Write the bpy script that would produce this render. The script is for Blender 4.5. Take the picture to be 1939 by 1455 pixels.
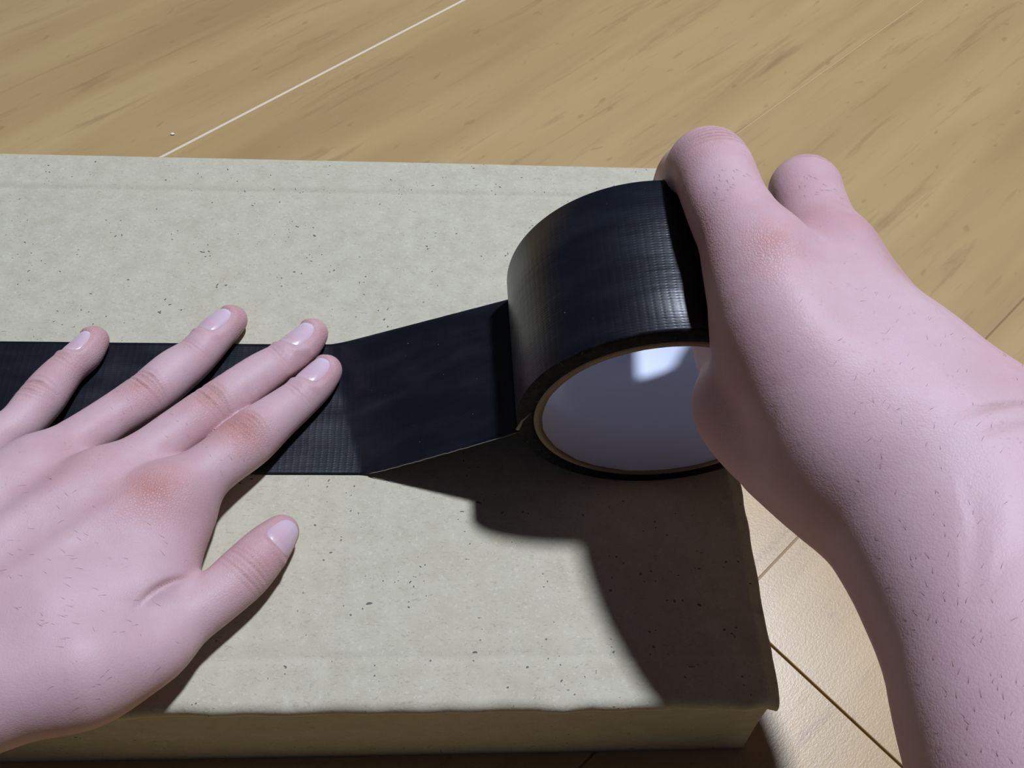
import bpy, bmesh, math, random
import numpy as np
from mathutils import Matrix, Vector

for o in list(bpy.data.objects):
    bpy.data.objects.remove(o)
SC = bpy.context.scene
COL = SC.collection
S = 0.001                      # everything below is laid out in millimetres

# ------------------------------------------------------------------ camera
CAM_H = 256.16
FPX, CX, CY = 1700.0, 969.5, 727.5
def cam_matrix(p, r, y):
    cp, sp = math.cos(p), math.sin(p)
    fwd = np.array([0, cp, -sp]); right = np.array([1, 0, 0.]); down = np.cross(fwd, right)
    m = np.array([right, down, fwd])
    cr, sr = math.cos(r), math.sin(r)
    rr = np.array([[cr, -sr, 0], [sr, cr, 0], [0, 0, 1]])
    cw, sw = math.cos(y), math.sin(y)
    return rr @ m @ np.array([[cw, -sw, 0], [sw, cw, 0], [0, 0, 1]])
MC = cam_matrix(math.radians(57.33), math.radians(5.79), math.radians(6.33))
cd = bpy.data.cameras.new('camera'); cam = bpy.data.objects.new('camera', cd); COL.objects.link(cam)
cd.sensor_width = 36; cd.sensor_fit = 'HORIZONTAL'; cd.lens = FPX / 1939 * 36
cd.clip_start = 0.01; cd.clip_end = 50
mw = Matrix.Identity(4)
for i in range(3):
    mw[i][0] = MC[0][i]; mw[i][1] = -MC[1][i]; mw[i][2] = -MC[2][i]
mw[2][3] = CAM_H * S
cam.matrix_world = mw
SC.camera = cam

# ------------------------------------------------------------------ light and exposure
w = bpy.data.worlds.new('room'); SC.world = w; w.use_nodes = True
bg = w.node_tree.nodes['Background']
bg.inputs[0].default_value = (0.72, 0.88, 1.40, 1); bg.inputs[1].default_value = 0.027
def lamp(name, k, dist, power, radius, col):
    l = bpy.data.lights.new(name, 'POINT'); l.energy = power; l.shadow_soft_size = radius; l.color = col
    o = bpy.data.objects.new(name, l); COL.objects.link(o)
    o.location = ((57 + k[0] * dist) * S, (140 + k[1] * dist) * S, dist * S)
    return o
lamp('ceiling_light', (0.22, 0.245), 1500, 100, 0.055, (0.93, 1.02, 1.24))
SC.view_settings.view_transform = 'Standard'; SC.view_settings.look = 'None'
SC.view_settings.exposure = 0.0; SC.view_settings.gamma = 1.0
SC.view_settings.use_curve_mapping = False

# ------------------------------------------------------------------ helpers
def world_pt(px, py, z):
    """point of the room at height z (mm) seen at photograph pixel px, py"""
    d = MC.T @ np.array([(px - CX) / FPX, (py - CY) / FPX, 1.0])
    t = (z - CAM_H) / d[2]
    return d * t + np.array([0, 0, CAM_H])
def depth_of(P):
    return float((MC @ (np.asarray(P, float) - [0, 0, CAM_H]))[2])

def tag(o, label=None, cat=None, group=None, kind=None):
    if label: o['label'] = label
    if cat: o['category'] = cat
    if group: o['group'] = group
    if kind: o['kind'] = kind
    return o
def empty(name, loc=(0, 0, 0)):
    o = bpy.data.objects.new(name, None); COL.objects.link(o)
    o.location = [c * S for c in loc]; o.empty_display_size = 0.01
    return o
def link_mesh(name, V, F, mats, parent=None, smooth=True, uv=None, midx=None, offset=None):
    """V in mm, world space; the object keeps world coordinates under its parent"""
    V = np.asarray(V, float)
    off = np.array(parent.location) / S if parent is not None else (np.asarray(offset, float) if offset is not None else np.zeros(3))
    if parent is not None and parent.parent is not None:
        off = off + np.array(parent.parent.location) / S
    me = bpy.data.meshes.new(name)
    me.from_pydata(((V - off) * S).tolist(), [], F)
    if uv is not None:
        l = me.uv_layers.new(name='uv')
        vi = np.zeros(len(me.loops), np.int32); me.loops.foreach_get('vertex_index', vi)
        l.data.foreach_set('uv', np.asarray(uv, np.float32)[vi].ravel())
    for m in (mats if isinstance(mats, (list, tuple)) else [mats]):
        me.materials.append(m)
    if midx is not None: me.polygons.foreach_set('material_index', np.asarray(midx, np.int32))
    me.polygons.foreach_set('use_smooth', [smooth] * len(me.polygons))
    me.update()
    o = bpy.data.objects.new(name, me); COL.objects.link(o)
    if parent is not None: o.parent = parent
    elif offset is not None: o.location = [c * S for c in off]
    return o
def grid_faces(nu, nv, wrap_u=False, wrap_v=False, base=0, flip=False):
    F = []
    for i in range(nu if wrap_u else nu - 1):
        for j in range(nv if wrap_v else nv - 1):
            a = i * nv + j; b = ((i + 1) % nu) * nv + j
            c = ((i + 1) % nu) * nv + (j + 1) % nv; d = i * nv + (j + 1) % nv
            q = (a + base, b + base, c + base, d + base)
            F.append(q[::-1] if flip else q)
    return F
def slab(name, X, Y, top, bottom, mat, parent, smooth=True, warp=None):
    """closed slab over grid X x Y with height functions"""
    nx, ny = len(X), len(Y)
    gx, gy = np.meshgrid(X, Y, indexing='ij')
    T = np.stack([gx, gy, top(gx, gy)], -1).reshape(-1, 3)
    B = np.stack([gx, gy, bottom(gx, gy)], -1).reshape(-1, 3)
    V = np.vstack([T, B])
    if warp is not None: V = warp(V)
    n = nx * ny
    F = grid_faces(nx, ny) + grid_faces(nx, ny, base=n, flip=True)
    for i in range(nx - 1):
        a, b = i * ny, (i + 1) * ny
        F.append((a, a + n, b + n, b)); a += ny - 1; b += ny - 1
        F.append((a, b, b + n, a + n))
    for j in range(ny - 1):
        a, b = j, j + 1
        F.append((a, b, b + n, a + n)); a += (nx - 1) * ny; b += (nx - 1) * ny
        F.append((a, a + n, b + n, b))
    return link_mesh(name, V, F, mat, parent, smooth)
def noise1(seed, n=9, lo=0.01, hi=0.2):
    r = random.Random(seed)
    c = [(r.uniform(lo, hi), r.uniform(0, 6.28), r.uniform(.4, 1)) for _ in range(n)]
    return lambda x: sum(a * np.sin(f * x + p) for f, p, a in c) / n ** .5

# ------------------------------------------------------------------ node helpers
class NT:
    def __init__(s, name):
        s.m = bpy.data.materials.new(name); s.m.use_nodes = True
        s.t = s.m.node_tree; s.b = s.t.nodes['Principled BSDF']
    def n(s, typ, **kw):
        nd = s.t.nodes.new(typ)
        for k, v in kw.items():
            if k.startswith('i_'):
                key = k[2:]; key = int(key) if key.isdigit() else key.replace('_', ' ')
                s.put(nd.inputs[key], v)
            else: setattr(nd, k, v)
        return nd
    def put(s, sock, v):
        if hasattr(v, 'is_output') or isinstance(v, bpy.types.NodeSocket): s.t.links.new(v, sock)
        else: sock.default_value = v
    def math(s, op, a, b=0.0, clamp=False):
        nd = s.t.nodes.new('ShaderNodeMath'); nd.operation = op; nd.use_clamp = clamp
        s.put(nd.inputs[0], a); s.put(nd.inputs[1], b); return nd.outputs[0]
    def mix(s, f, a, b, typ='MIX'):
        nd = s.t.nodes.new('ShaderNodeMixRGB'); nd.blend_type = typ
        s.put(nd.inputs[0], f); s.put(nd.inputs[1], a); s.put(nd.inputs[2], b); return nd.outputs[0]
    def ramp(s, f, stops, interp='LINEAR'):
        nd = s.t.nodes.new('ShaderNodeValToRGB'); s.put(nd.inputs[0], f)
        cr = nd.color_ramp; cr.interpolation = interp
        while len(cr.elements) < len(stops): cr.elements.new(0.5)
        for e, (p, c) in zip(cr.elements, stops):
            e.position = p; e.color = (c if len(c) == 4 else (*c, 1)) if isinstance(c, tuple) else (c, c, c, 1)
        return nd.outputs[0]
    def noise(s, vec, scale, detail=3, rough=.5, dist=0.0):
        nd = s.n('ShaderNodeTexNoise'); s.put(nd.inputs['Vector'], vec)
        nd.inputs['Scale'].default_value = scale; nd.inputs['Detail'].default_value = detail
        nd.inputs['Roughness'].default_value = rough; nd.inputs['Distortion'].default_value = dist
        return nd.outputs[0]
    def obj(s): return s.n('ShaderNodeTexCoord').outputs['Object']
    def mapping(s, vec, scale=(1, 1, 1), rot=(0, 0, 0), loc=(0, 0, 0)):
        nd = s.n('ShaderNodeMapping'); s.put(nd.inputs[0], vec)
        nd.inputs['Scale'].default_value = scale; nd.inputs['Rotation'].default_value = rot
        nd.inputs['Location'].default_value = loc; return nd.outputs[0]
    def bump(s, h, strength, dist, prev=None):
        nd = s.n('ShaderNodeBump'); s.put(nd.inputs['Height'], h)
        s.put(nd.inputs['Strength'], strength); nd.inputs['Distance'].default_value = dist
        if prev is not None: s.put(nd.inputs['Normal'], prev)
        return nd.outputs[0]
    def out(s, color=None, rough=None, normal=None, **kw):
        if color is not None: s.put(s.b.inputs['Base Color'], color)
        if rough is not None: s.put(s.b.inputs['Roughness'], rough)
        if normal is not None: s.put(s.b.inputs['Normal'], normal)
        for k, v in kw.items(): s.put(s.b.inputs[k.replace('_', ' ')], v)
        return s.m

def cardboard_mat(name, tint=(1, 1, 1)):
    t = NT(name); v = t.obj()
    A = lambda c: tuple(x * y for x, y in zip(c, tint))
    big = t.noise(v, 12, 2); mid = t.noise(v, 160, 3, .6); fine = t.noise(v, 900, 2, .7)
    fib = t.noise(t.mapping(v, (1, 2.2, 1), (0, 0, .3)), 520, 2, .6, 1.5)
    c = t.ramp(mid, [(.25, A((.47, .435, .315))), (.75, A((.56, .525, .40)))])
    c = t.mix(t.ramp(big, [(.35, 0.0), (.65, .22)]), c, (*A((.55, .475, .32)), 1))
    c = t.mix(t.ramp(fib, [(.57, 0.0), (.70, .45)]), c, (*A((.30, .265, .19)), 1))
    c = t.mix(t.ramp(fine, [(.57, 0.0), (.75, .45)]), c, (*A((.70, .68, .56)), 1))
    speck = t.noise(v, 900, 0, .5); sel = t.noise(v, 130, 0, .5)
    c = t.mix(t.math('MULTIPLY', t.ramp(speck, [(.77, 0.0), (.80, .8)]), t.ramp(sel, [(.58, 0.0), (.63, 1.0)])), c, (.07, .055, .04, 1))
    wv = t.n('ShaderNodeTexWave', wave_type='BANDS', bands_direction='X')
    t.put(wv.inputs['Vector'], t.mapping(v, (1, 1, 1), (0, 0, 0.02)))
    wv.inputs['Scale'].default_value = 40; wv.inputs['Distortion'].default_value = 1.2
    wv.inputs['Detail'].default_value = 1; wv.inputs['Detail Scale'].default_value = 2
    nb = t.bump(wv.outputs[1], .10, .0006)
    nb = t.bump(fine, .25, .0003, nb); nb = t.bump(mid, .3, .0004, nb)
    return t.out(c, .82, nb, Specular_IOR_Level=.25)
M_CARD = cardboard_mat('kraft_cardboard')
M_KRAFT = cardboard_mat('kraft_core', (.48, .42, .36))

def wood_mat():
    t = NT('laminate_wood'); v = t.obj()
    oi = t.n('ShaderNodeObjectInfo')
    off = t.n('ShaderNodeVectorMath', operation='ADD')
    t.put(off.inputs[0], v)
    cb = t.n('ShaderNodeCombineXYZ'); t.put(cb.inputs[0], t.math('MULTIPLY', oi.outputs['Random'], 3.0)); t.put(cb.inputs[1], t.math('MULTIPLY', oi.outputs['Random'], 7.0))
    t.put(off.inputs[1], cb.outputs[0]); v = off.outputs[0]
    streak = t.noise(t.mapping(v, (5.5, 55, 1)), 2.0, 5, .6, .35)
    long_ = t.noise(t.mapping(v, (1.8, 16, 1)), 2.0, 3, .55, .4)
    pore = t.noise(t.mapping(v, (20, 300, 1)), 1.6, 3, .6)
    cloud = t.noise(v, 9, 2)
    c = t.ramp(long_, [(.28, (.39, .255, .108)), (.52, (.465, .315, .135)), (.75, (.52, .365, .165))])
    c = t.mix(t.ramp(cloud, [(.35, 0.0), (.7, .35)]), c, (.51, .345, .165, 1))
    c = t.mix(t.ramp(streak, [(.58, 0.0), (.72, .60)]), c, (.27, .165, .072, 1))
    c = t.mix(t.ramp(pore, [(.58, 0.0), (.75, .22)]), c, (.27, .17, .08, 1))
    dot = t.noise(t.mapping(v, (60, 140, 1)), 1.3, 1)
    c = t.mix(t.ramp(dot, [(.70, 0.0), (.76, .35)]), c, (.25, .15, .06, 1))
    peel = t.noise(t.mapping(v, (1, 1.5, 1)), 850, 3, .7)
    nb = t.bump(peel, .15, .00045)
    nb = t.bump(pore, .06, .0004, nb)
    return t.out(c, .33, nb, Specular_IOR_Level=.5)
M_WOOD = wood_mat()
def plain(name, col, rough=.6, **kw):
    t = NT(name); return t.out((*col, 1), rough, **kw)
M_SUB = plain('dark_gap', (.03, .018, .010), .8)
M_GLINT_PALE = plain('pale_joint_glint', (.78, .64, .48), .45)  # highlight on the groove's glossy bevels, painted as a pale colour
M_GLINT_TAN = plain('tan_joint_glint', (.52, .37, .18), .45)  # weaker bevel highlight of the other grooves, put into the colour
M_FILL_BROWN = plain('brown_joint', (.25, .15, .06), .5)

def tape_mat():
    t = NT('black_cloth_tape')
    uv = t.n('ShaderNodeUVMap', uv_map='uv').outputs[0]
    sx = t.n('ShaderNodeSeparateXYZ'); t.put(sx.inputs[0], uv)
    wob = t.noise(uv, 60, 2)
    u = t.math('ADD', sx.outputs[0], t.math('MULTIPLY', wob, .0012))
    vv = t.math('ADD', sx.outputs[1], t.math('MULTIPLY', wob, .0005))
    cross = t.math('POWER', t.math('ABSOLUTE', t.math('SINE', t.math('MULTIPLY', u, math.pi / .0021))), 6.0)   # threads across the tape
    warp = t.math('POWER', t.math('ABSOLUTE', t.math('SINE', t.math('MULTIPLY', vv, math.pi / .00085))), 3.0)  # threads along it
    weave = t.math('ADD', t.math('MULTIPLY', cross, t.math('ADD', t.math('MULTIPLY', warp, .9), .1)), t.math('MULTIPLY', warp, .22))
    n1 = t.noise(uv, 700, 2); n2 = t.noise(t.mapping(uv, (1, 6, 1)), 90, 3)
    nb = t.bump(weave, .14, .00025)
    nb = t.bump(n1, .12, .0002, nb); nb = t.bump(n2, .16, .0006, nb)
    sm = t.noise(t.mapping(uv, (1, 3, 1)), 45, 3)
    c = t.mix(t.ramp(sm, [(.45, 0.0), (.75, .6)]), (.0055, .0065, .0105, 1), (.014, .016, .022, 1))
    sp = t.noise(uv, 1100, 1)
    c = t.mix(t.ramp(sp, [(.79, 0.0), (.82, .5)]), c, (.25, .27, .30, 1))
    r = t.math('ADD', t.math('MULTIPLY', sm, .16), .29)
    return t.out(c, r, nb, Specular_IOR_Level=.5)
M_TAPE = tape_mat()
def rim_mat():
    t = NT('tape_side_layers'); v = t.obj()
    n1 = t.noise(v, 350, 3, .7); n2 = t.noise(v, 900, 2, .7)
    c = t.mix(t.ramp(n1, [(.42, 0.0), (.72, 1.0)]), (.004, .004, .005, 1), (.017, .017, .018, 1))
    c = t.mix(t.ramp(n2, [(.68, 0.0), (.76, .6)]), c, (.22, .21, .19, 1))
    nb = t.bump(n1, .5, .0006)
    return t.out(c, .7, nb, Specular_IOR_Level=.15)
M_RIM = rim_mat()
M_WHITE = plain('white_core_paper', (.74, .80, .97), .42)
M_EDGE = plain('frayed_thread', (.22, .20, .16), .7)
M_SCAR = plain('adhesive_smear', (.20, .19, .13), .7)

def skin_mat():
    t = NT('skin'); v = t.obj()
    at = t.n('ShaderNodeAttribute', attribute_name='red').outputs['Fac']
    yl = t.n('ShaderNodeAttribute', attribute_name='pale').outputs['Fac']
    big = t.noise(v, 45, 3, .6); mid = t.noise(v, 220, 3, .6)
    c = t.ramp(big, [(.3, (.545, .335, .345)), (.55, (.60, .395, .41)), (.75, (.63, .44, .44))])
    c = t.mix(t.ramp(mid, [(.35, 0.0), (.75, .30)]), c, (.56, .305, .30, 1))
    c = t.mix(t.math('MULTIPLY', at, t.math('ADD', t.math('MULTIPLY', mid, .8), .45), True), c, (.53, .20, .155, 1))
    c = t.mix(yl, c, (.66, .47, .50, 1))
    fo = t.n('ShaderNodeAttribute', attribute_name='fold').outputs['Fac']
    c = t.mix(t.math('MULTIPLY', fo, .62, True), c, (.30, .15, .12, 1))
    pore = t.noise(v, 1300, 0, .5); sel = t.noise(v, 230, 0, .5)
    c = t.mix(t.math('MULTIPLY', t.ramp(pore, [(.70, 0.0), (.76, .25)]), t.ramp(sel, [(.58, 0.0), (.66, 1.0)])), c, (.36, .22, .21, 1))
    vo = t.n('ShaderNodeTexVoronoi', feature='DISTANCE_TO_EDGE'); t.put(vo.inputs['Vector'], t.mapping(v, (1, 1, 1))); vo.inputs['Scale'].default_value = 1300
    cell = t.ramp(vo.outputs['Distance'], [(0.0, 0.0), (.22, 1.0)])
    nb = t.bump(cell, t.math('ADD', .09, t.math('MULTIPLY', at, .55)), .00030)
    nb = t.bump(mid, .12, .0006, nb)
    nb = t.bump(t.noise(t.mapping(v, (1, 1, 1), (.3, .2, .6)), 900, 3, .65, .8), .15, .0003, nb)
    nb = t.bump(t.noise(v, 1500, 2), .15, .00015, nb)
    m = t.out(c, .52, nb, Specular_IOR_Level=.34)
    t.b.inputs['Subsurface Weight'].default_value = .22
    t.b.inputs['Subsurface Radius'].default_value = (1.0, .35, .2)
    t.b.inputs['Subsurface Scale'].default_value = .0025
    return m
M_SKIN = skin_mat()
def nail_mat():
    t = NT('fingernail')
    uv = t.n('ShaderNodeUVMap', uv_map='uv').outputs[0]
    sx = t.n('ShaderNodeSeparateXYZ'); t.put(sx.inputs[0], uv)
    c = t.ramp(sx.outputs[1], [(0.0, (.74, .66, .74)), (.16, (.66, .50, .56)), (.80, (.63, .42, .47)), (.97, (.66, .48, .50)), (1.0, (.70, .60, .62))])
    ri = t.noise(t.mapping(uv, (9, .4, 1)), 2.0, 2)
    return t.out(c, .27, t.bump(ri, .25, .0003), Specular_IOR_Level=.55)
M_NAIL = nail_mat()

# ------------------------------------------------------------------ floor (structure)
FZ = -66.0
AD = math.radians(42.1)
eA = np.array([math.cos(AD), math.sin(AD), 0]); eN = np.array([-math.sin(AD), math.cos(AD), 0])
floor = empty('floor', (0, 0, FZ)); tag(floor, kind='structure')
def floor_box(name, s0, s1, n0, n1, z0, z1, mat, bev):
    """box in floor coordinates with a bevelled upper rim; object axes follow the grain"""
    c = eA * (s0 + s1) / 2 + eN * (n0 + n1) / 2
    a, b = (s1 - s0) / 2, (n1 - n0) / 2
    V = [(-a, -b, z0), (a, -b, z0), (a, b, z0), (-a, b, z0), (-a, -b, z1 - bev), (a, -b, z1 - bev), (a, b, z1 - bev), (-a, b, z1 - bev),
         (-a + bev, -b + bev, z1), (a - bev, -b + bev, z1), (a - bev, b - bev, z1), (-a + bev, b - bev, z1)]
    F = [(3, 2, 1, 0)] + [(i, (i + 1) % 4, (i + 1) % 4 + 4, i + 4) for i in range(4)] + [(i + 4, (i + 1) % 4 + 4, (i + 1) % 4 + 8, i + 8) for i in range(4)] + [(8, 9, 10, 11)]
    me = bpy.data.meshes.new(name); me.from_pydata([[q * S for q in p] for p in V], [], F); me.materials.append(mat)
    o = bpy.data.objects.new(name, me); COL.objects.link(o); o.parent = floor
    o.location = (c[0] * S, c[1] * S, 0); o.rotation_euler = (0, 0, AD)
    return o
floor_box('subfloor', -1500, 1800, -1300, 1400, -12, -4.0, M_SUB, .1)
NB = [-1271, -967, -663, -318, -153, 11, 172, 348.7, 524, 700, 874, 1048, 1222]     # grooves along the grain
rnd = random.Random(4)
joints = {4: [147.6], 5: [-420, 980], 6: [-760, 620], 7: [-330, 1010], 3: [-300, 800]}
for k in range(len(NB) - 1):
    cuts = [-1400] + joints.get(k, [rnd.uniform(-700, 0), rnd.uniform(500, 1200)]) + [1700]
    g0 = .35 if NB[k] != 348.7 else .75; g1 = .35 if NB[k + 1] != 348.7 else .75
    for a, b in zip(cuts[:-1], cuts[1:]):
        floor_box('floor_plank', a + .45, b - .45, NB[k] + g0 * .8, NB[k + 1] - g1 * .8, -8, 0, M_WOOD, .25)
for k, y in enumerate(NB[1:-1]):
    m = {348.7: M_GLINT_PALE, 11: M_FILL_BROWN}.get(y, M_GLINT_TAN)
    wd = .75 if y == 348.7 else .35
    floor_box('joint_strip', -1400, 1700, y - wd, y + wd, -5, -.12 if y != 11 else -.5, m, .05)  # pale and tan strips paint the bevels' glint; the brown is plain joint colour

# ------------------------------------------------------------------ cardboard box
box = empty('cardboard_box', (-120, 160, FZ))
tag(box, 'shallow closed kraft cardboard box lying on the wooden floor under the black tape', 'box')
XL, XR, YN, YF, YM = -330.0, 92.4, 57.0, 269.0, 153.6
ne = noise1(3, 14, .05, .7); nf = noise1(8, 14, .04, .5); nh = noise1(5, 8, .01, .06)
def score(y, y0, wd, dep): return -dep * np.exp(-((y - y0) / wd) ** 2)
def top_h(x, y):
    z = 0.12 * nh(x) * np.sin(y * .02)
    y1 = 251 + .006 * (x - 50); y2 = 71.4 - .002 * x
    z = z + score(y, y1, 1.3, .55) + .25 * np.exp(-((y - y1 - 3) / 2.2) ** 2) + score(y, y2, 1.2, .30) + score(y, y2 + 5, 2.5, -.12)
    r = 3.0 + .8 * nf(x)
    t = np.clip((YN + r - y) / r, 0, 1); z = z - r * (1 - np.sqrt(np.maximum(1 - t * t, 0)))
    t = np.clip((y - (YF - 2)) / 2, 0, 1); z = z - 1.6 * t * t
    e = 87.6 + .35 * ne(y) - .6 * np.clip((y - 70) / 60, 0, 1)
    t = np.clip((x - e) / (XR - e), 0, 1); z = z - 3.2 * t
    return z
def edge_warp(V):
    f = np.clip((V[:, 0] - 84) / (XR - 84), 0, 1)
    V = V.copy(); V[:, 0] += f * .3 * ne(V[:, 1] + 40) - f * .3 * np.clip((V[:, 1] - 70) / 60, 0, 1); V[:, 1] += np.clip((60 - V[:, 1]) / 3, 0, 1) * .45 * nf(V[:, 0]); return V
gx = np.concatenate([np.arange(XL, 80, 4.0), np.arange(80, XR + .1, .8)])
slab('top_flap', gx, np.concatenate([np.linspace(YN, 62, 14), np.arange(63, 84, .7), np.arange(84, YM - .3, 3), [YM - .3]]), top_h,
     lambda x, y: np.minimum(top_h(x, y) - 1.2, -4.2 + 0 * x), M_CARD, box, warp=edge_warp)
slab('top_flap', gx, np.concatenate([[YM + .3], np.arange(156, 244, 3), np.arange(244, YF - 3, .7), np.linspace(YF - 2.5, YF, 6)]), top_h,
     lambda x, y: np.minimum(top_h(x, y) - 1.2, -4.2 + 0 * x), M_CARD, box, warp=edge_warp)
def panel(name, p0, p1, q0, q1, th, nrm, seed, amp=.25):
    """sheet between edge p0-p1 (upper) and q0-q1 (lower), thickness along -nrm"""
    p0, p1, q0, q1, nrm = [np.array(a, float) for a in (p0, p1, q0, q1, nrm)]
    na, nb_ = 60, 12; w1 = noise1(seed, 8, 2, 30)
    V = []
    for side in (0, 1):
        for i in range(na):
            for j in range(nb_):
                a, b = i / (na - 1), j / (nb_ - 1)
                P = (p0 * (1 - a) + p1 * a) * (1 - b) + (q0 * (1 - a) + q1 * a) * b
                P = P + nrm * (amp * w1(a) * (1 - abs(2 * b - 1)) - side * th)
                V.append(P)
    n = na * nb_
    F = grid_faces(na, nb_) + grid_faces(na, nb_, base=n, flip=True)
    rim = [i * nb_ for i in range(na)] + [(na - 1) * nb_ + j for j in range(1, nb_)] + [i * nb_ + nb_ - 1 for i in range(na - 2, -1, -1)] + [j for j in range(nb_ - 2, 0, -1)]
    for i in range(len(rim)):
        a, b = rim[i], rim[(i + 1) % len(rim)]; F.append((a, a + n, b + n, b))
    o = link_mesh(name, V, F, M_CARD, box, True); return o
panel('front_panel', (XL, YN + .9, -2.6), (88.8, YN + .9, -2.6), (XL, YN - .5, FZ + .3), (98.0, YN + 0.5, FZ + .3), 3, (0, -1, 0), 2, .5)
panel('side_panel', (88.2, YN + 1, -4.6), (88.2, YF - 2, -4.6), (96.5, YN + 4, FZ + .3), (94.5, YF - 2, FZ + .3), 3, (1, 0, 0), 5, .5)
panel('back_panel', (XL, YF, -2), (88.5, YF, -2), (XL, YF, FZ + .3), (94, YF, FZ + .3), 3, (0, 1, 0), 6, .5)
panel('side_panel', (XL, YN, -4.6), (XL, YF, -4.6), (XL, YN, FZ + .3), (XL, YF, FZ + .3), 3, (-1, 0, 0), 7, .5)

# ------------------------------------------------------------------ roll of tape
RC = np.array([57.2, 0, 41.55]); RO, RK, RI = 41.2, 36.4, 34.6
Y0, Y1 = 126.4, 176.4
roll = empty('tape_roll', (57.2, 151.4, 0.3))
tag(roll, 'roll of black cloth tape with white cardboard core, standing on the box and partly unrolled', 'tape roll')
NSEG = 192
def ring_profile(name, prof, mats, mi, smooth=True, jag=None):
    """revolve a closed profile [(r, y)] about the roll axis"""
    n = len(prof); V = []; UV = []
    for i in range(NSEG):
        a = 2 * math.pi * i / NSEG
        for j, (r, y) in enumerate(prof):
            rr = r + (jag(i, j) if jag else 0)
            q = (y - Y0) / (Y1 - Y0); rr += .7 * q * (rr > RK + .2)
            V.append((RC[0] + .2 - .9 * q + rr * math.cos(a), y, RC[2] + rr * math.sin(a))); UV.append((a * RO * S, y * S))
    F = grid_faces(NSEG, n, True, True)
    idx = [mi[j] for i in range(NSEG) for j in range(n)]
    return link_mesh(name, V, F, mats, roll, smooth, UV, idx)
pr = [(RK, Y0 + .1), (RK + 1.5, Y0), (RO - 1.4, Y0 + .05), (RO - .35, Y0 + .15), (RO, Y0 + .55), (RO, Y0 + 15), (RO, Y0 + 33), (RO, Y1 - .55), (RO - .35, Y1 - .1), (RK + 1, Y1), (RK, Y1 - .1)]
wraps = ring_profile('tape_wraps', pr, [M_TAPE, M_RIM], [1, 1, 1, 1, 0, 0, 0, 1, 1, 1, 1])
jr = random.Random(12); jn = [jr.uniform(-.35, .15) for _ in range(NSEG)]
ja = noise1(31, 10, .1, 1.2)
def core_jag(i, j):
    if j != 0: return 0
    low = max(0, math.cos(2 * math.pi * i / NSEG - math.radians(235)))     # torn at the lower left
    return -.35 - .6 * low * (0.5 + .5 * float(ja(i))) + .25 * jn[i] * .5
core = ring_profile('core', [(RI - .1, Y0 + .15), (RK - .1, Y0 + .05), (RK, Y0 + .4), (RK, Y1 - .4), (RK - .1, Y1 - .1), (RI, Y1 - .1), (RI + .4, Y1 - 1.5), (RI + .4, Y0 + 1.0)], [M_KRAFT], [0] * 8, jag=core_jag)
ring_profile('core_lining', [(RI - .1, Y0 + .5), (RI + .2, Y0 + .5), (RI + .2, Y1 - .35), (RI - .1, Y1 - .5), (RI - .1, Y1 - 18), (RI - .1, Y0 + 18)], [M_WHITE], [0] * 6)
# strip pulled off the roll and stuck on the box
def strip():
    zt = [32.0, 30.2]
    lift = [(-31.0, 128.8), (-45.5, 178.6)]
    nb_ = 41; V = []; UV = []
    flat = 34; up = 44
    wr = noise1(77, 6, .3, 1.2)
    for side in (0, 1):
        for i in range(flat + up):
            for j in range(nb_):
                b = j / (nb_ - 1)
                lx = lift[0][0] * (1 - b) + lift[1][0] * b
                ly = lift[0][1] * (1 - b) + lift[1][1] * b
                zr = zt[0] * (1 - b) + zt[1] * b
                xr = RC[0] + .2 - .9 * b - math.sqrt(max((RO + .7 * b) ** 2 - (RC[2] - zr) ** 2, 0)) + .15
                yr = Y0 + .2 + (Y1 - Y0 - .4) * b
                if i < flat:
                    a = i / flat; x = XL + 6 + (lx - XL - 6) * a ** .7; y = 128.8 + 49.6 * b; z = .38
                    z += .10 * abs(math.sin(x * .07 + b * 5)) * (1 if x < -60 else .4)
                    u = x
                else:
                    a = (i - flat) / (up - 1)
                    x = lx + (xr - lx) * a; y = ly + (yr - ly) * a
                    sm = a - .05 * (1 - math.exp(-a / .05)) * (1 - a)
                    z = .38 + (zr - .38) * sm
                    z -= .5 * math.sin(math.pi * a) * (1 - b)                    # slack
                    fan = math.exp(-((a - .25) / .28) ** 2)
                    z += fan * (.55 * math.exp(-((b - .62 + .1 * a) / .05) ** 2) + .6 * math.exp(-((b - .42 - .12 * a) / .045) ** 2) - .5 * math.exp(-((b - .5) / .07) ** 2) + .35 * math.exp(-((b - .2 - .2 * a) / .05) ** 2))
                    z += .5 * math.exp(-((a - .10) / .025) ** 2) * math.exp(-((b - .12) / .16) ** 2)
                    u = lx + (xr - lx) * a * 1.2
                z += 0.03 * float(wr(x + 9 * b))
                V.append((x, y, z - (.28 if side else 0))); UV.append((u * S, y * S))
    n = (flat + up) * nb_
    F = grid_faces(flat + up, nb_) + grid_faces(flat + up, nb_, base=n, flip=True)
    for i in range(flat + up - 1):
        a, b = i * nb_, (i + 1) * nb_
        F.append((a, a + n, b + n, b)); a += nb_ - 1; b += nb_ - 1; F.append((a, b, b + n, a + n))
    for j in range(nb_ - 1):
        F.append((j, j + 1, j + 1 + n, j + n)); q = (flat + up - 1) * nb_ + j; F.append((q, q + n, q + 1 + n, q + 1))
    o = link_mesh('tape_strip', V, F, M_TAPE, roll, True, UV)
    near = [V[i * nb_] for i in range(flat, flat + up)]
    return o, near
strip_o, near_edge = strip()
tag(strip_o, 'unrolled length of tape, stuck flat on the box at left and lifting to the roll')
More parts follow.
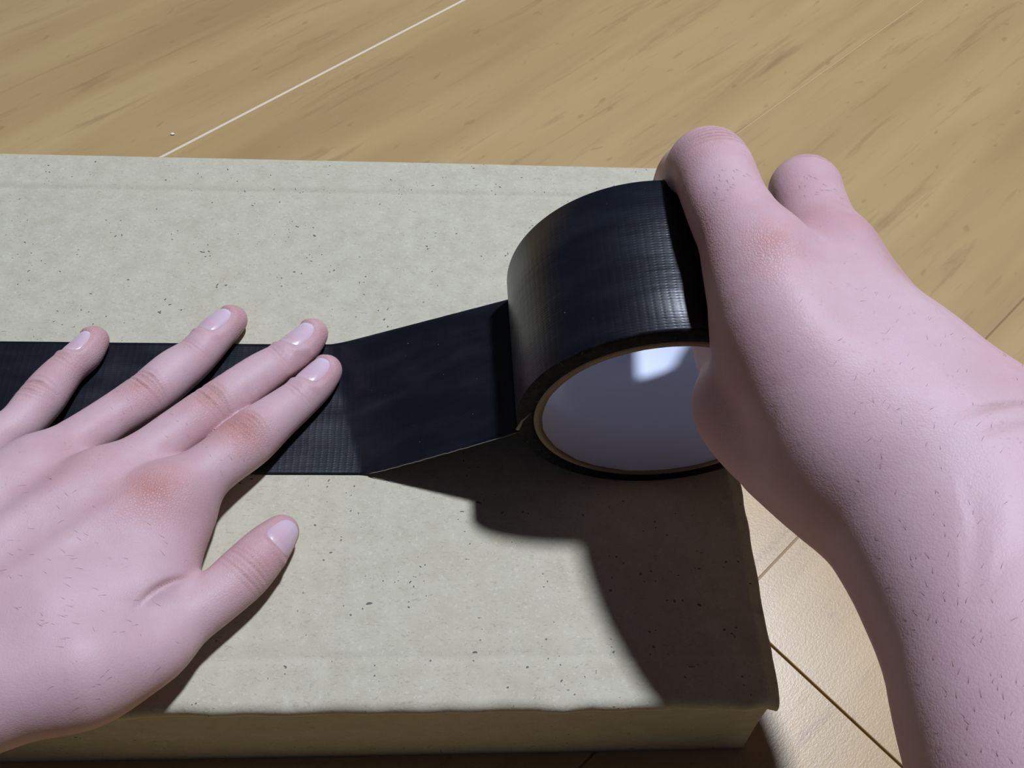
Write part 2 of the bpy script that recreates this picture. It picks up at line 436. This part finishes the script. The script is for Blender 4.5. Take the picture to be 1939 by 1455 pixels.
def tube(name, pts, r, mat, parent, sides=6, taper=None):
    V = []; pts = [np.array(p, float) for p in pts]
    for i, p in enumerate(pts):
        d = pts[min(i + 1, len(pts) - 1)] - pts[max(i - 1, 0)]; d /= np.linalg.norm(d) + 1e-9
        u = np.cross(d, [0, 0, 1.0]); u = u / (np.linalg.norm(u) + 1e-9) if np.linalg.norm(u) > 1e-3 else np.array([1., 0, 0])
        v = np.cross(u, d); rr = r * (taper(i / (len(pts) - 1)) if taper else 1)
        for k in range(sides):
            a = 2 * math.pi * k / sides; V.append(p + rr * (math.cos(a) * u + math.sin(a) * v))
    F = grid_faces(len(pts), sides, False, True) + [tuple(range(sides)), tuple(range((len(pts) - 1) * sides, len(pts) * sides))[::-1]]
    return link_mesh(name, V, F, mat, parent)
rj = random.Random(6)
tube('loose_thread', [(p[0], p[1] - .12 + rj.uniform(-.12, .08), p[2] + rj.uniform(-.1, .1)) for p in near_edge[3:]], .13, M_EDGE, roll)
# smear where the strip parts from the side of the roll
def rim_pt(r, deg, y=Y0 - .08): a = math.radians(deg); return (RC[0] + r * math.cos(a), y, RC[2] + r * math.sin(a))
tube('adhesive_smear', [rim_pt(41.0, 190.5), rim_pt(40.2, 188), rim_pt(39.4, 184), rim_pt(38.2, 181), rim_pt(37.0, 177)], .42, M_SCAR, roll, taper=lambda t: 1.3 - t)

# crumb on the floor
def crumb():
    c = world_pt(327, 255, FZ); bm = bmesh.new(); bmesh.ops.create_icosphere(bm, subdivisions=2, radius=1)
    r = random.Random(2)
    V = [(c[0] + v.co.x * 1.1 * r.uniform(.75, 1.1), c[1] + v.co.y * .8 * r.uniform(.75, 1.1), FZ + .5 + v.co.z * .5) for v in bm.verts]
    bm.verts.index_update(); F = [tuple(v.index for v in f.verts) for f in bm.faces]; bm.free()
    o = link_mesh('paper_crumb', V, F, plain('white_paper', (.8, .8, .78), .7), None, True, offset=(c[0], c[1], FZ))
    tag(o, 'tiny white paper crumb on the wooden floor beyond the box', 'crumb')
crumb()

# ------------------------------------------------------------------ implicit surfaces for the hands
class Field:
    def __init__(s, lo, hi, h):
        s.lo = np.array(lo, np.float32); s.h = h
        s.n = np.ceil((np.array(hi) - np.array(lo)) / h).astype(int)
        s.ax = [(s.lo[i] + np.arange(s.n[i]) * h).astype(np.float32) for i in range(3)]
    def new(s): return np.full(tuple(s.n), 30.0, np.float32)
    def sub(s, lo, hi):
        a = np.clip(np.floor((np.array(lo) - s.lo) / s.h).astype(int), 0, s.n); b = np.clip(np.ceil((np.array(hi) - s.lo) / s.h).astype(int) + 1, 0, s.n)
        sl = tuple(slice(int(a[i]), int(b[i])) for i in range(3))
        return sl, s.ax[0][sl[0]][:, None, None], s.ax[1][sl[1]][None, :, None], s.ax[2][sl[2]][None, None, :]
    def cap(s, F, a, b, ra, rb, k=0.3):
        a = np.array(a, np.float32); b = np.array(b, np.float32); m = max(ra, rb) + k + 4
        sl, x, y, z = s.sub(np.minimum(a, b) - m, np.maximum(a, b) + m)
        if min(F[sl].shape) == 0: return
        ab = b - a; L2 = float(ab @ ab) + 1e-9
        t = np.clip(((x - a[0]) * ab[0] + (y - a[1]) * ab[1] + (z - a[2]) * ab[2]) / L2, 0, 1)
        d = np.sqrt((x - a[0] - t * ab[0]) ** 2 + (y - a[1] - t * ab[1]) ** 2 + (z - a[2] - t * ab[2]) ** 2) - (ra + (rb - ra) * t)
        F[sl] = smin(F[sl], d, k)
    def ell(s, F, c, R, rad, k=3):
        c = np.array(c, np.float32); R = np.array(R, np.float32); m = max(rad) + k + 4
        sl, x, y, z = s.sub(c - m, c + m)
        if min(F[sl].shape) == 0: return
        q = [((x - c[0]) * R[i][0] + (y - c[1]) * R[i][1] + (z - c[2]) * R[i][2]) / rad[i] for i in range(3)]
        l = np.sqrt(q[0] ** 2 + q[1] ** 2 + q[2] ** 2) + 1e-6
        g = np.sqrt((q[0] / rad[0]) ** 2 + (q[1] / rad[1]) ** 2 + (q[2] / rad[2]) ** 2) + 1e-6
        F[sl] = smin(F[sl], (l * (l - 1) / g).astype(np.float32), k)
    def add(s, F, c, R, fn):
        """F += fn(dx, dy, dz) inside radius R of c"""
        c = np.array(c, np.float32)
        sl, x, y, z = s.sub(c - R, c + R)
        if min(F[sl].shape) == 0: return
        F[sl] += fn(x - c[0], y - c[1], z - c[2]).astype(np.float32)
    def mesh(s, F):
        for a_ in range(3):
            F = np.moveaxis(F, a_, 0); F[0] = np.maximum(F[0], .3); F[1] = np.maximum(F[1], .1); F[-1] = np.maximum(F[-1], .3); F[-2] = np.maximum(F[-2], .1); F = np.moveaxis(F, 0, a_)
        n = F.shape; ins = F < 0
        cnt = np.zeros((n[0] - 1, n[1] - 1, n[2] - 1), np.int8)
        for i in (0, 1):
            for j in (0, 1):
                for k in (0, 1): cnt += ins[i:n[0] - 1 + i, j:n[1] - 1 + j, k:n[2] - 1 + k]
        act = (cnt > 0) & (cnt < 8)
        ci = np.argwhere(act); ids = np.full(act.shape, -1, np.int32); ids[act] = np.arange(len(ci))
        acc = np.zeros((len(ci), 3)); wt = np.zeros(len(ci))
        cor = [(i, j, k) for i in (0, 1) for j in (0, 1) for k in (0, 1)]
        vals = {c: F[ci[:, 0] + c[0], ci[:, 1] + c[1], ci[:, 2] + c[2]] for c in cor}
        for a in cor:
            for ax in range(3):
                if a[ax] == 0:
                    b = list(a); b[ax] = 1; b = tuple(b)
                    va, vb = vals[a], vals[b]; m = (va < 0) != (vb < 0)
                    t = np.where(m, va / np.where(m, va - vb, 1), 0)
                    p = np.tile(np.array(a, float), (len(ci), 1)); p[:, ax] += t
                    acc[m] += p[m]; wt[m] += 1
        V = (ci + acc / wt[:, None]) * s.h + s.lo
        Q = []
        for ax in range(3):
            a1, a2 = (ax + 1) % 3, (ax + 2) % 3
            s0 = [slice(None)] * 3; s1 = [slice(None)] * 3; s0[ax] = slice(0, n[ax] - 1); s1[ax] = slice(1, n[ax])
            A, B = ins[tuple(s0)], ins[tuple(s1)]
            e = np.argwhere(A != B)
            e = e[(e[:, a1] > 0) & (e[:, a2] > 0) & (e[:, a1] < n[a1] - 1) & (e[:, a2] < n[a2] - 1)]
            fl = A[e[:, 0], e[:, 1], e[:, 2]]
            def cell(d1, d2):
                q = e.copy(); q[:, a1] -= d1; q[:, a2] -= d2; return ids[q[:, 0], q[:, 1], q[:, 2]]
            q = np.stack([cell(1, 1), cell(0, 1), cell(0, 0), cell(1, 0)], 1)
            q[~fl] = q[~fl][:, ::-1]; Q.append(q)
        return V, np.vstack(Q)
    def sample(s, F, P):
        q = (np.asarray(P) - s.lo) / s.h; i = np.clip(np.floor(q).astype(int), 0, s.n - 2); f = q - i; r = 0
        for c in [(a, b, d) for a in (0, 1) for b in (0, 1) for d in (0, 1)]:
            wgt = np.prod([f[:, k] if c[k] else 1 - f[:, k] for k in range(3)], axis=0)
            r = r + wgt * F[i[:, 0] + c[0], i[:, 1] + c[1], i[:, 2] + c[2]]
        return r
def smin(a, b, k):
    if k < .01: return np.minimum(a, b)
    h = np.maximum(k - np.abs(a - b), 0) / k
    return np.minimum(a, b) - h * h * k * .25
def catmull(P, sub=5):
    P = [np.array(p, float) for p in P]; out = []
    for i in range(len(P) - 1):
        p0 = P[max(i - 1, 0)]; p1, p2 = P[i], P[i + 1]; p3 = P[min(i + 2, len(P) - 1)]
        for k in range(sub):
            t = k / sub
            out.append(.5 * ((2 * p1) + (-p0 + p2) * t + (2 * p0 - 5 * p1 + 4 * p2 - p3) * t * t + (-p0 + 3 * p1 - 3 * p2 + p3) * t ** 3))
    out.append(P[-1]); return out
LAST = [None]
def finger(fd, F, chain, k=.4):
    """chain of (x, y, z, r), swept as one smooth tapering limb"""
    G = fd.new(); C = catmull(chain)
    for a, b in zip(C[:-1], C[1:]): fd.cap(G, a[:3], b[:3], a[3], b[3], .5)
    LAST[0] = G
    return smin(F, G, k)
def pxp(px, py, z, hw):
    """photograph pixel + height + half width in pixels -> x, y, z, radius"""
    P = world_pt(px, py, z); return (P[0], P[1], P[2], hw * depth_of(P) / FPX)
FOLDS = []
def crease(fd, F, c, axis, up, width, offs, depth=.35, thick=.45, R=8):
    """fine transverse folds across the back of a joint"""
    axis = np.array(axis) / np.linalg.norm(axis); up = np.array(up) / np.linalg.norm(up); side = np.cross(axis, up)
    FOLDS.append((np.array(c), axis, up, side, width, offs, thick, R))
    for i, (o, dp, bend) in enumerate(offs):
        def fn(x, y, z, o=o, dp=dp, bend=bend):
            a = x * axis[0] + y * axis[1] + z * axis[2]; u = x * up[0] + y * up[1] + z * up[2]; s_ = x * side[0] + y * side[1] + z * side[2]
            d = a - o - bend * (s_ / width) ** 2
            return dp * depth * np.exp(-(d / thick) ** 2) * np.exp(-(s_ / width) ** 2 * 1.2) * np.clip(u / 3.0, 0, 1)
        fd.add(F, c, R + 6, fn)
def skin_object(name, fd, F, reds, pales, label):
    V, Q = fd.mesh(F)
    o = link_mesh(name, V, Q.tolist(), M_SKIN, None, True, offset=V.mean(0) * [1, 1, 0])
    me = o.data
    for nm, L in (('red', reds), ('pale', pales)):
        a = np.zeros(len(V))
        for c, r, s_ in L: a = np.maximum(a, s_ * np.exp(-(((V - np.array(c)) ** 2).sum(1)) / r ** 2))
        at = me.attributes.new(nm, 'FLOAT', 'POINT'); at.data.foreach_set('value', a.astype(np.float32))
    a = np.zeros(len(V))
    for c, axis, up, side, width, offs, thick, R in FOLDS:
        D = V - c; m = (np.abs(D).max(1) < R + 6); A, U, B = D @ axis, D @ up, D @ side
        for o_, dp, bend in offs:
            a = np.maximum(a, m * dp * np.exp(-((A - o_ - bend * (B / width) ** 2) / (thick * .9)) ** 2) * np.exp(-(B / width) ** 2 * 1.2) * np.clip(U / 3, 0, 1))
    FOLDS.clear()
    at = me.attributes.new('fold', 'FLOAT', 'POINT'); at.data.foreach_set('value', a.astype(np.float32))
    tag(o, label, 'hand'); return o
M_HAIR = plain('fine_dark_hair', (.26, .15, .14), .5)
def hairs(parent, spots, seed):
    """short fine hairs lying on the skin; spots: (centre, radius, direction, count, length)"""
    rr = random.Random(seed); me = parent.data
    n = len(me.vertices); co = np.zeros(n * 3); me.vertices.foreach_get('co', co); co = co.reshape(-1, 3) / S + np.array(parent.location) / S
    no = np.zeros(n * 3); me.vertices.foreach_get('normal', no); no = no.reshape(-1, 3)
    V, Fc = [], []
    for c, R, d, cnt, L in spots:
        ok = np.nonzero((((co - np.array(c)) ** 2).sum(1) < R * R) & (no[:, 2] > .25))[0]
        if not len(ok): continue
        for _ in range(int(cnt * .75)):
            i = int(ok[rr.randrange(len(ok))]); p, nn = co[i], no[i]
            dd = np.array(d, float) + [rr.uniform(-.5, .5), rr.uniform(-.5, .5), 0]; dd -= nn * (dd @ nn); dd /= np.linalg.norm(dd) + 1e-9
            sd = np.cross(dd, nn); l = L * rr.uniform(.5, 1.2); b = len(V); cv = rr.uniform(-.5, .5)
            for k in range(4):
                t = k / 3; q = p + dd * l * t + nn * (.02 + .55 * math.sin(t * 1.7) * .35) + sd * cv * t * t; w_ = .036 * (1 - .8 * t)
                for a in range(3): V.append(q + (nn * math.cos(a * 2.09) + sd * math.sin(a * 2.09)) * w_)
                if k:
                    for a in range(3): Fc.append((b + k * 3 - 3 + a, b + k * 3 - 3 + (a + 1) % 3, b + k * 3 + (a + 1) % 3, b + k * 3 + a))
    return tag(link_mesh('body_hair', V, Fc, M_HAIR, parent), kind='stuff')
def nail(fd, F, c, axis, up, half_w, length, parent, lift=.28, arc=1.0):
    """plate laid on the fingertip: c = centre near the surface, axis points to the tip"""
    axis = np.array(axis, float); axis /= np.linalg.norm(axis); up = np.array(up, float); up -= axis * (up @ axis); up /= np.linalg.norm(up)
    side = np.cross(axis, up); nr, na = 9, 40
    P = []; UV = []; E = []
    for i in range(nr):
        r = (i + 1) / nr
        for j in range(na):
            th = 2 * math.pi * j / na; cs, sn = math.cos(th), math.sin(th)
            pw = 3.4; q = (abs(cs) ** pw + abs(sn) ** pw) ** (-1 / pw)
            u, v = r * q * cs, r * q * sn
            if v > 0: u *= 1 - .10 * v * v
            P.append((u * half_w, v * length / 2)); UV.append((u * .5 + .5, .5 - v * .5)); E.append(r)
    P.append((0, 0)); UV.append((.5, .5)); E.append(0)
    P = np.array(P); E = np.array(E)
    # fan the plate round the finger, then march onto the skin
    ang = P[:, 0] / (half_w * 1.25) * arc; R = half_w * 1.25 / arc
    dirs = up[None] * np.cos(ang)[:, None] + side[None] * np.sin(ang)[:, None]
    cen = np.array(c)[None] - up[None] * R + axis[None] * P[:, 1][:, None]
    t = np.full(len(P), R + 1.8)
    for _ in range(60):
        d = fd.sample(F, cen + dirs * t[:, None]); t -= np.clip(d, -.4, .4) * .7
    off = lift * (1 - .95 * E ** 5)
    V = cen + dirs * (t + off)[:, None]
    V2 = cen + dirs * (t + off - .5)[:, None]
    n = len(V); Fc = []
    for base, fl in ((0, False), (n, True)):
        for i in range(nr - 1):
            for j in range(na):
                a, b = i * na + j, i * na + (j + 1) % na; q = (a + base, a + na + base, b + na + base, b + base); Fc.append(q[::-1] if fl else q)
        for j in range(na):
            q = (n - 1 + base, j + base, (j + 1) % na + base); Fc.append(q[::-1] if fl else q)
    for j in range(na):
        a, b = (nr - 1) * na + j, (nr - 1) * na + (j + 1) % na; Fc.append((a, a + n, b + n, b))
    return link_mesh('fingernail', np.vstack([V, V2]), Fc, M_NAIL, parent, True, UV + UV)

def lz(x, y, z, hw): return pxp(x / 2.77, 540 + y / 2.77, z, hw / 2.77)
def lz5(x, y, z, hw): return pxp(x / 2.77, 930 + y / 2.77, z, hw / 2.77)

# ------------------------------------------------------------------ left hand, pressed flat
def left_hand():
    fd = Field((-330, -60, -1), (2, 204, 62), .5)
    idx = [lz(1712, 447, 5.8, 82), lz(1655, 515, 6.4, 97), lz(1560, 605, 7.3, 106), lz(1440, 700, 8.6, 122), lz(1300, 812, 10.3, 146), lz(1170, 915, 12.5, 141), lz(1030, 1015, 14.5, 150), lz(850, 1120, 16.0, 165)]
    mid = [lz(1640, 255, 5.8, 80), lz(1575, 328, 6.5, 95), lz(1460, 413, 7.6, 101), lz(1345, 487, 9.0, 113), lz(1114, 650, 11.5, 124), lz(936, 775, 13.5, 127), lz(779, 888, 15.5, 133), lz(540, 1020, 18.0, 145)]
    rin = [lz(1218, 182, 5.6, 78), lz(1140, 252, 6.3, 95), lz(1027, 375, 7.4, 104), lz(914, 462, 8.8, 120), lz(775, 578, 10.8, 122), lz(580, 705, 12.8, 118), lz(440, 800, 14.8, 125), lz(200, 950, 17.5, 140)]
    pin = [lz(494, 288, 5.0, 74), lz(440, 362, 5.6, 88), lz(350, 440, 6.4, 92), lz(280, 520, 7.2, 104), lz(210, 610, 8.6, 112), lz(110, 725, 10.5, 108), lz(0, 800, 12.5, 110), lz(-200, 950, 15.5, 125)]
    thu = [lz5(1478, 215, 8.5, 90), lz5(1400, 300, 9.5, 122), lz5(1285, 425, 10.5, 142), lz5(1150, 545, 11.5, 142), lz5(960, 680, 13.0, 160), lz5(760, 830, 16.0, 215), lz5(430, 920, 20.0, 285)]
    Fg = fd.new()
    own = []
    for ch in (idx, mid, rin, pin):
        Fg = finger(fd, Fg, ch, .7); own.append(LAST[0])
    Pm = fd.new()
    # wrist: two carpal points beyond the left edge of the frame
    def mm(px, py, z): return world_pt(px, py, z)
    wr1 = mm(-190, 1330, 20); wr2 = mm(-330, 1120, 20)
    heads = [idx[-1], mid[-1], rin[-1], pin[-1]]
    carp = [wr1 * (1 - t) + wr2 * t for t in (0.05, .35, .65, .95)]
    for hd, cp in zip(heads, carp):
        C = catmull([np.array([*hd[:3], hd[3] * .97]), np.array([*((np.array(hd[:3]) * .5 + cp * .5) + [0, 0, 2.0]), hd[3] * 1.08]), np.array([*cp, 15.5])], 4)
        for a, b in zip(C[:-1], C[1:]): fd.cap(Pm, a[:3], b[:3], a[3], b[3], 9)
    # side of the palm below the index finger and the web of the thumb
    for a, b, ra, rb in [(lz(930, 1200, 11, 1)[:3], lz5(700, 560, 13, 1)[:3], 11, 14), (lz5(700, 560, 13, 1)[:3], lz5(330, 760, 17, 1)[:3], 14, 17), (lz5(330, 760, 17, 1)[:3], wr1, 17, 16)]:
        fd.cap(Pm, a, b, ra, rb, 9)
    T = fd.new()
    C = catmull(thu, 5)
    for a, b in zip(C[:-1], C[1:]): fd.cap(T, a[:3], b[:3], a[3], b[3], .6)
    own.append(T)
    fd.cap(T, thu[-1][:3], wr1, thu[-1][3], 20, 8)
    # forearm going off to the lower left
    dv = wr1 - np.array(heads[0][:3]); dv[2] = 0
    fa = wr1 + dv * 1.2 + [0, 0, 10]; fb = wr2 + dv * 1.2 + [6, -8, 10]
    fd.cap(Pm, wr1, fa, 17, 23, 8); fd.cap(Pm, wr2, fb, 15, 23, 8); fd.cap(Pm, (wr1 + wr2) / 2 + [0, 0, 2], (fa + fb) / 2, 17, 25, 8)
    F = smin(Pm, Fg, 5.5)
    F = smin(F, T, 3.2)
    # tendons and knuckle relief on the back of the hand
    X, Y, Z = fd.ax[0][:, None, None], fd.ax[1][None, :, None], fd.ax[2][None, None, :]
    def ridge(p, q, wd, amp):
        p, q = np.array(p[:2]), np.array(q[:2]); d = q - p; L = np.linalg.norm(d); d /= L
        s_ = ((X - p[0]) * d[0] + (Y - p[1]) * d[1]); t_ = (X - p[0]) * -d[1] + (Y - p[1]) * d[0]
        m = np.clip(s_ / 10, 0, 1) * np.clip((L - s_) / 18, 0, 1)
        return (-amp * np.exp(-(t_ / wd) ** 2) * m) * np.clip((Z - 10) / 6, 0, 1)
    for hd, cp, am in zip(heads, carp, (.5, .8, .8, .5)):
        F += ridge(hd, hd[:3] + (cp - np.array(hd[:3])) * .75, 3.2, am).astype(np.float32)
    vdir = lambda a, b: np.array(b[:3]) - np.array(a[:3])
    for ch, j in ((idx, 4), (mid, 4), (rin, 4), (pin, 4)):
        ax = vdir(ch[j + 1], ch[j - 1]); w_ = ch[j][3] * .8; up = np.array([-.05, -.12, 1.0])
        fd.add(F, ch[j][:3], 12, lambda x, y, z: -.35 * np.exp(-(x * x + y * y) / 28) * np.clip(z / 4, 0, 1))
        crease(fd, F, ch[j][:3], ax, up, w_, [(o + rj.uniform(-.35, .35), d * rj.uniform(.65, 1.1), b + rj.uniform(-.4, .4)) for o, d, b in [(-3.9, .35, .8), (-2.5, .6, .9), (-1.1, .9, .6), (.1, .5, .1), (1.4, .8, -.4), (2.7, .9, -1.0), (4.5, .35, -1.4)]], .85, .42)
    for ch, j in ((idx, 2), (mid, 2), (rin, 2), (pin, 2)):
        ax = vdir(ch[j + 1], ch[j - 1])
        crease(fd, F, ch[j][:3], ax, (0, -.1, 1), ch[j][3] * .8, [(-1.7, .25, .5), (-.1, .55, .1), (1.3, .3, -.3)], .9, .4)
    crease(fd, F, thu[2][:3], vdir(thu[3], thu[1]), (.25, -.35, 1), 8, [(-4.2, .3, .6), (-2.6, .7, .5), (-1.0, .4, .3), (.8, .75, 0), (2.4, .5, -.5), (4.0, .3, -.8)], .5, .42, 12)
    crease(fd, F, lz5(885, 545, 17, 1)[:3], np.array([.75, -.66, 0]), (0, 0, 1), 6, [(0, 1.0, .6)], 1.1, .55, 9)
    # nail beds
    nails = []
    def nl(p, q, tilt, hw, ln, fw=0.0, drop=0):
        a = np.array(q[:3]) - np.array(p[:3]); a /= np.linalg.norm(a)
        up = np.array([tilt[0], tilt[1], 1.0]); up -= a * (up @ a); up /= np.linalg.norm(up)
        c = np.array(p[:3]) + a * fw + up * (p[3] * .9 - drop); nails.append((c, a, up, hw, ln)); return c, a, up
    nl(idx[1], idx[0], (-.25, .30), 5.6, 11.5, 1.6); nl(mid[1], mid[0], (-.28, .32), 5.7, 12, 1.4)
    nl(rin[1], rin[0], (-.32, .30), 5.6, 12, 1.4); nl(pin[1], pin[0], (-.5, .30), 4.6, 10, 1.4)
    nl(thu[1], thu[0], (.95, -.35), 6.8, 11.5, 5.4)
    for c, a, up, hw, ln in nails:
        sd = np.cross(a, up)
        def fn(x, y, z):
            A = x * a[0] + y * a[1] + z * a[2]; B = x * sd[0] + y * sd[1] + z * sd[2]; U = x * up[0] + y * up[1] + z * up[2]
            q = ((np.abs(A) / (ln / 2)) ** 4 + (np.abs(B) / hw) ** 4) ** .25
            return (.38 * np.clip((1.05 - q) / .10, 0, 1) - .25 * np.exp(-((q - 1.18) / .13) ** 2)) * np.clip((U + 4) / 3, 0, 1)
        fd.add(F, c, ln, fn)
    # pressed flat on the tape and the box
    F = np.maximum(F, .55 - Z)
    reds = [(idx[4][:3] + np.array([0, 0, 8]) if False else (idx[4][0], idx[4][1], 19), 8, .8), ((mid[4][0], mid[4][1], 19), 7, .5), ((rin[4][0], rin[4][1], 19), 7, .42), ((pin[4][0], pin[4][1], 17), 6, .3),
            ((idx[7][0] + 1, idx[7][1] - 2, 30), 10, .8), ((mid[7][0], mid[7][1] + 3, 33), 8, .30), (pin[0][:3], 8, .5), (rin[0][:3], 7, .5), (mid[0][:3], 7, .5), (idx[0][:3], 7, .35),
            (pin[2][:3], 9, .3), (rin[1][:3], 9, .2), (thu[2][:3], 14, .35), (thu[1][:3], 11, .35)]
    pales = [((rin[3][0], rin[3][1], 16), 9, .5), ((mid[3][0], mid[3][1], 16), 9, .4), ((pin[4][0] - 4, pin[4][1] - 8, 16), 9, .5), (lz5(480, 560, 34, 1)[:3], 28, .45), ((idx[3][0], idx[3][1], 14), 8, .3), (thu[4][:3], 18, .25)]
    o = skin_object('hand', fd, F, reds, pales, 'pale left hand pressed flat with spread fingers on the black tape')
    for G, (c, a, up, hw, ln) in zip(own, nails): nail(fd, G + .38, c, a, up, hw * .97, ln * .97, o)
    hd = (-.9, .1, 0)
    hairs(o, [(world_pt(60, 1010, 30), 16, hd, 26, 2.0), (world_pt(170, 1080, 30), 20, hd, 34, 2.0), (world_pt(250, 1180, 28), 18, hd, 22, 1.8), (world_pt(80, 1240, 30), 20, hd, 24, 1.8), (world_pt(440, 880, 20), 7, (-.6, .5, 0), 12, 1.6), (world_pt(330, 800, 20), 6, (-.6, .5, 0), 8, 1.6), (world_pt(220, 765, 20), 6, (-.6, .5, 0), 8, 1.6)], 3)
    return o
left_hand()

# ------------------------------------------------------------------ right hand and forearm
def right_hand():
    fd = Field((26, -100, 26), (270, 212, 146), .68)
    P = lambda px, py, z, r: (*world_pt(px, py, z), r)
    H = pxp
    idx = [(64, 189, 46, 7.6), (65, 189.5, 58, 8.4), (65.5, 188.5, 72, 9.0), H(1324, 338, 82, 72), H(1345, 318, 89, 75), H(1381, 400, 93, 78), H(1440, 500, 94, 96)]
    mid = [P(1548, 500, 48, 7.8), P(1545, 445, 62, 8.6), H(1524, 361, 78, 66), H(1538, 410, 83, 70), H(1570, 510, 86, 86)]
    rin = [P(1540, 590, 42, 7.5), P(1550, 550, 52, 8.2), P(1560, 530, 64, 8.3), P(1598, 552, 74, 9.0)]
    pin = [P(1565, 670, 38, 7), P(1590, 640, 48, 7.5), P(1605, 630, 56, 8), P(1640, 660, 64, 9.5)]
    thu = [(70, 158, 60.0, 8.2), (73, 148, 58.5, 9.2), (73.5, 136, 58.5, 9.2), H(1398, 715, 63, 70), H(1396, 775, 66, 82), H(1460, 850, 70, 86), H(1570, 900, 74, 112)]
    Fg = fd.new()
    for ch in (idx, mid, rin, pin): Fg = finger(fd, Fg, ch, .8)
    Pm = fd.new()
    metas = [[H(1440, 500, 94, 95), H(1500, 650, 90, 130), H(1590, 800, 82, 172), H(1690, 930, 79, 165), H(1780, 1080, 81, 150)],
             [H(1570, 490, 87, 88), H(1600, 620, 87, 130), H(1680, 790, 80, 182), H(1772, 940, 80, 182), H(1840, 1090, 82, 165)],
             [H(1612, 535, 79, 80), H(1682, 648, 80, 100), H(1752, 800, 76, 150), H(1850, 960, 79, 150)],
             [H(1625, 650, 66, 85), H(1715, 745, 66, 98), H(1780, 870, 70, 140)]]
    limb = [H(1660, 800, 76, 205), H(1715, 860, 77, 210), H(1800, 945, 80, 204), H(1884, 1105, 84, 212), H(1922, 1290, 88, 228), H(1985, 1480, 92, 246), H(2090, 1740, 96, 272), H(2250, 2150, 104, 330)]
    for m in metas + [limb]:
        Pm = finger(fd, Pm, m, 7 if m is not limb else 12)
    ul = H(1900, 870, 86, 130)
    fd.cap(Pm, ul[:3], H(1960, 960, 86, 130)[:3], ul[3], ul[3] * .9, 16)
    T = fd.new(); C = catmull(thu, 5)
    for a, b in zip(C[:-1], C[1:]): fd.cap(T, a[:3], b[:3], a[3], b[3], .6)
    fd.cap(Pm, H(1440, 560, 92, 80)[:3], H(1420, 740, 74, 80)[:3], 9.5, 9.5, 8)
    F = smin(Pm, Fg, 5); F = smin(F, T, 7)
    # the ulna's round head under the skin, and the fold where the wrist bends
    # keep the skin outside the tape and the core
    X, Y, Z = fd.ax[0][:, None, None], fd.ax[1][None, :, None], fd.ax[2][None, None, :]
    rr = np.sqrt((X - RC[0]) ** 2 + (Z - RC[2]) ** 2)
    yy = np.maximum(Y0 - .2 - Y, Y - Y1 - .2)
    ringd = np.maximum(np.maximum(rr - (RO + .9), (RI - 1.7) - rr), yy)
    up = np.array([0, -.2, 1.0])
    ax = np.array(idx[4][:3]) - np.array(idx[5][:3])
    crease(fd, F, idx[4][:3], ax, up, 8, [(-3.4, .6, .8), (-1.6, .9, .6), (.2, 1.0, .2), (2.0, .8, -.4), (3.8, .6, -1)], .55, .55, 9)
    ax = np.array(mid[2][:3]) - np.array(mid[3][:3])
    crease(fd, F, mid[2][:3], ax, up, 7, [(-1.6, .7, .5), (.2, 1.0, 0), (2.0, .6, -.6)], .5, .55, 9)
    crease(fd, F, P(1880, 785, 103, 1)[:3], (-.15, 1, 0), (0, 0, 1), 11, [(0, .5, -1.2), (-5, .3, -1.5)], 1.0, .8, 16)
    F = np.maximum(F, -ringd).astype(np.float32)
    kn = P(1470, 430, 113, 1)[:3]
    reds = [(kn, 8, .9), (P(1640, 440, 92, 1)[:3], 11, .3), (P(1690, 520, 92, 1)[:3], 9, .3), (P(1345, 470, 92, 1)[:3], 12, .35), (thu[4][:3], 15, .35), (P(1900, 700, 92, 1)[:3], 14, .25), (P(1340, 250, 102, 1)[:3], 9, .25)]
    pales = [(P(1750, 640, 104, 1)[:3], 24, .4), (P(1850, 950, 108, 1)[:3], 40, .55), (P(1370, 320, 106, 1)[:3], 10, .4)]
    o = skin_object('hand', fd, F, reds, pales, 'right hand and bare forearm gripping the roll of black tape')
    hd = (.5, .75, 0)
    hairs(o, [(world_pt(1390, 330, 106), 7, (.5, -.6, 0), 24, 1.6), (world_pt(1560, 340, 94), 7, (.5, -.6, 0), 22, 1.6), (world_pt(1640, 640, 104), 18, hd, 30, 1.3), (world_pt(1800, 800, 100), 24, hd, 50, 1.3), (world_pt(1850, 1000, 98), 26, hd, 85, 1.4), (world_pt(1880, 1250, 102), 26, hd, 80, 1.4), (world_pt(1900, 1400, 104), 24, hd, 50, 1.4)], 4)
    return o
right_hand()
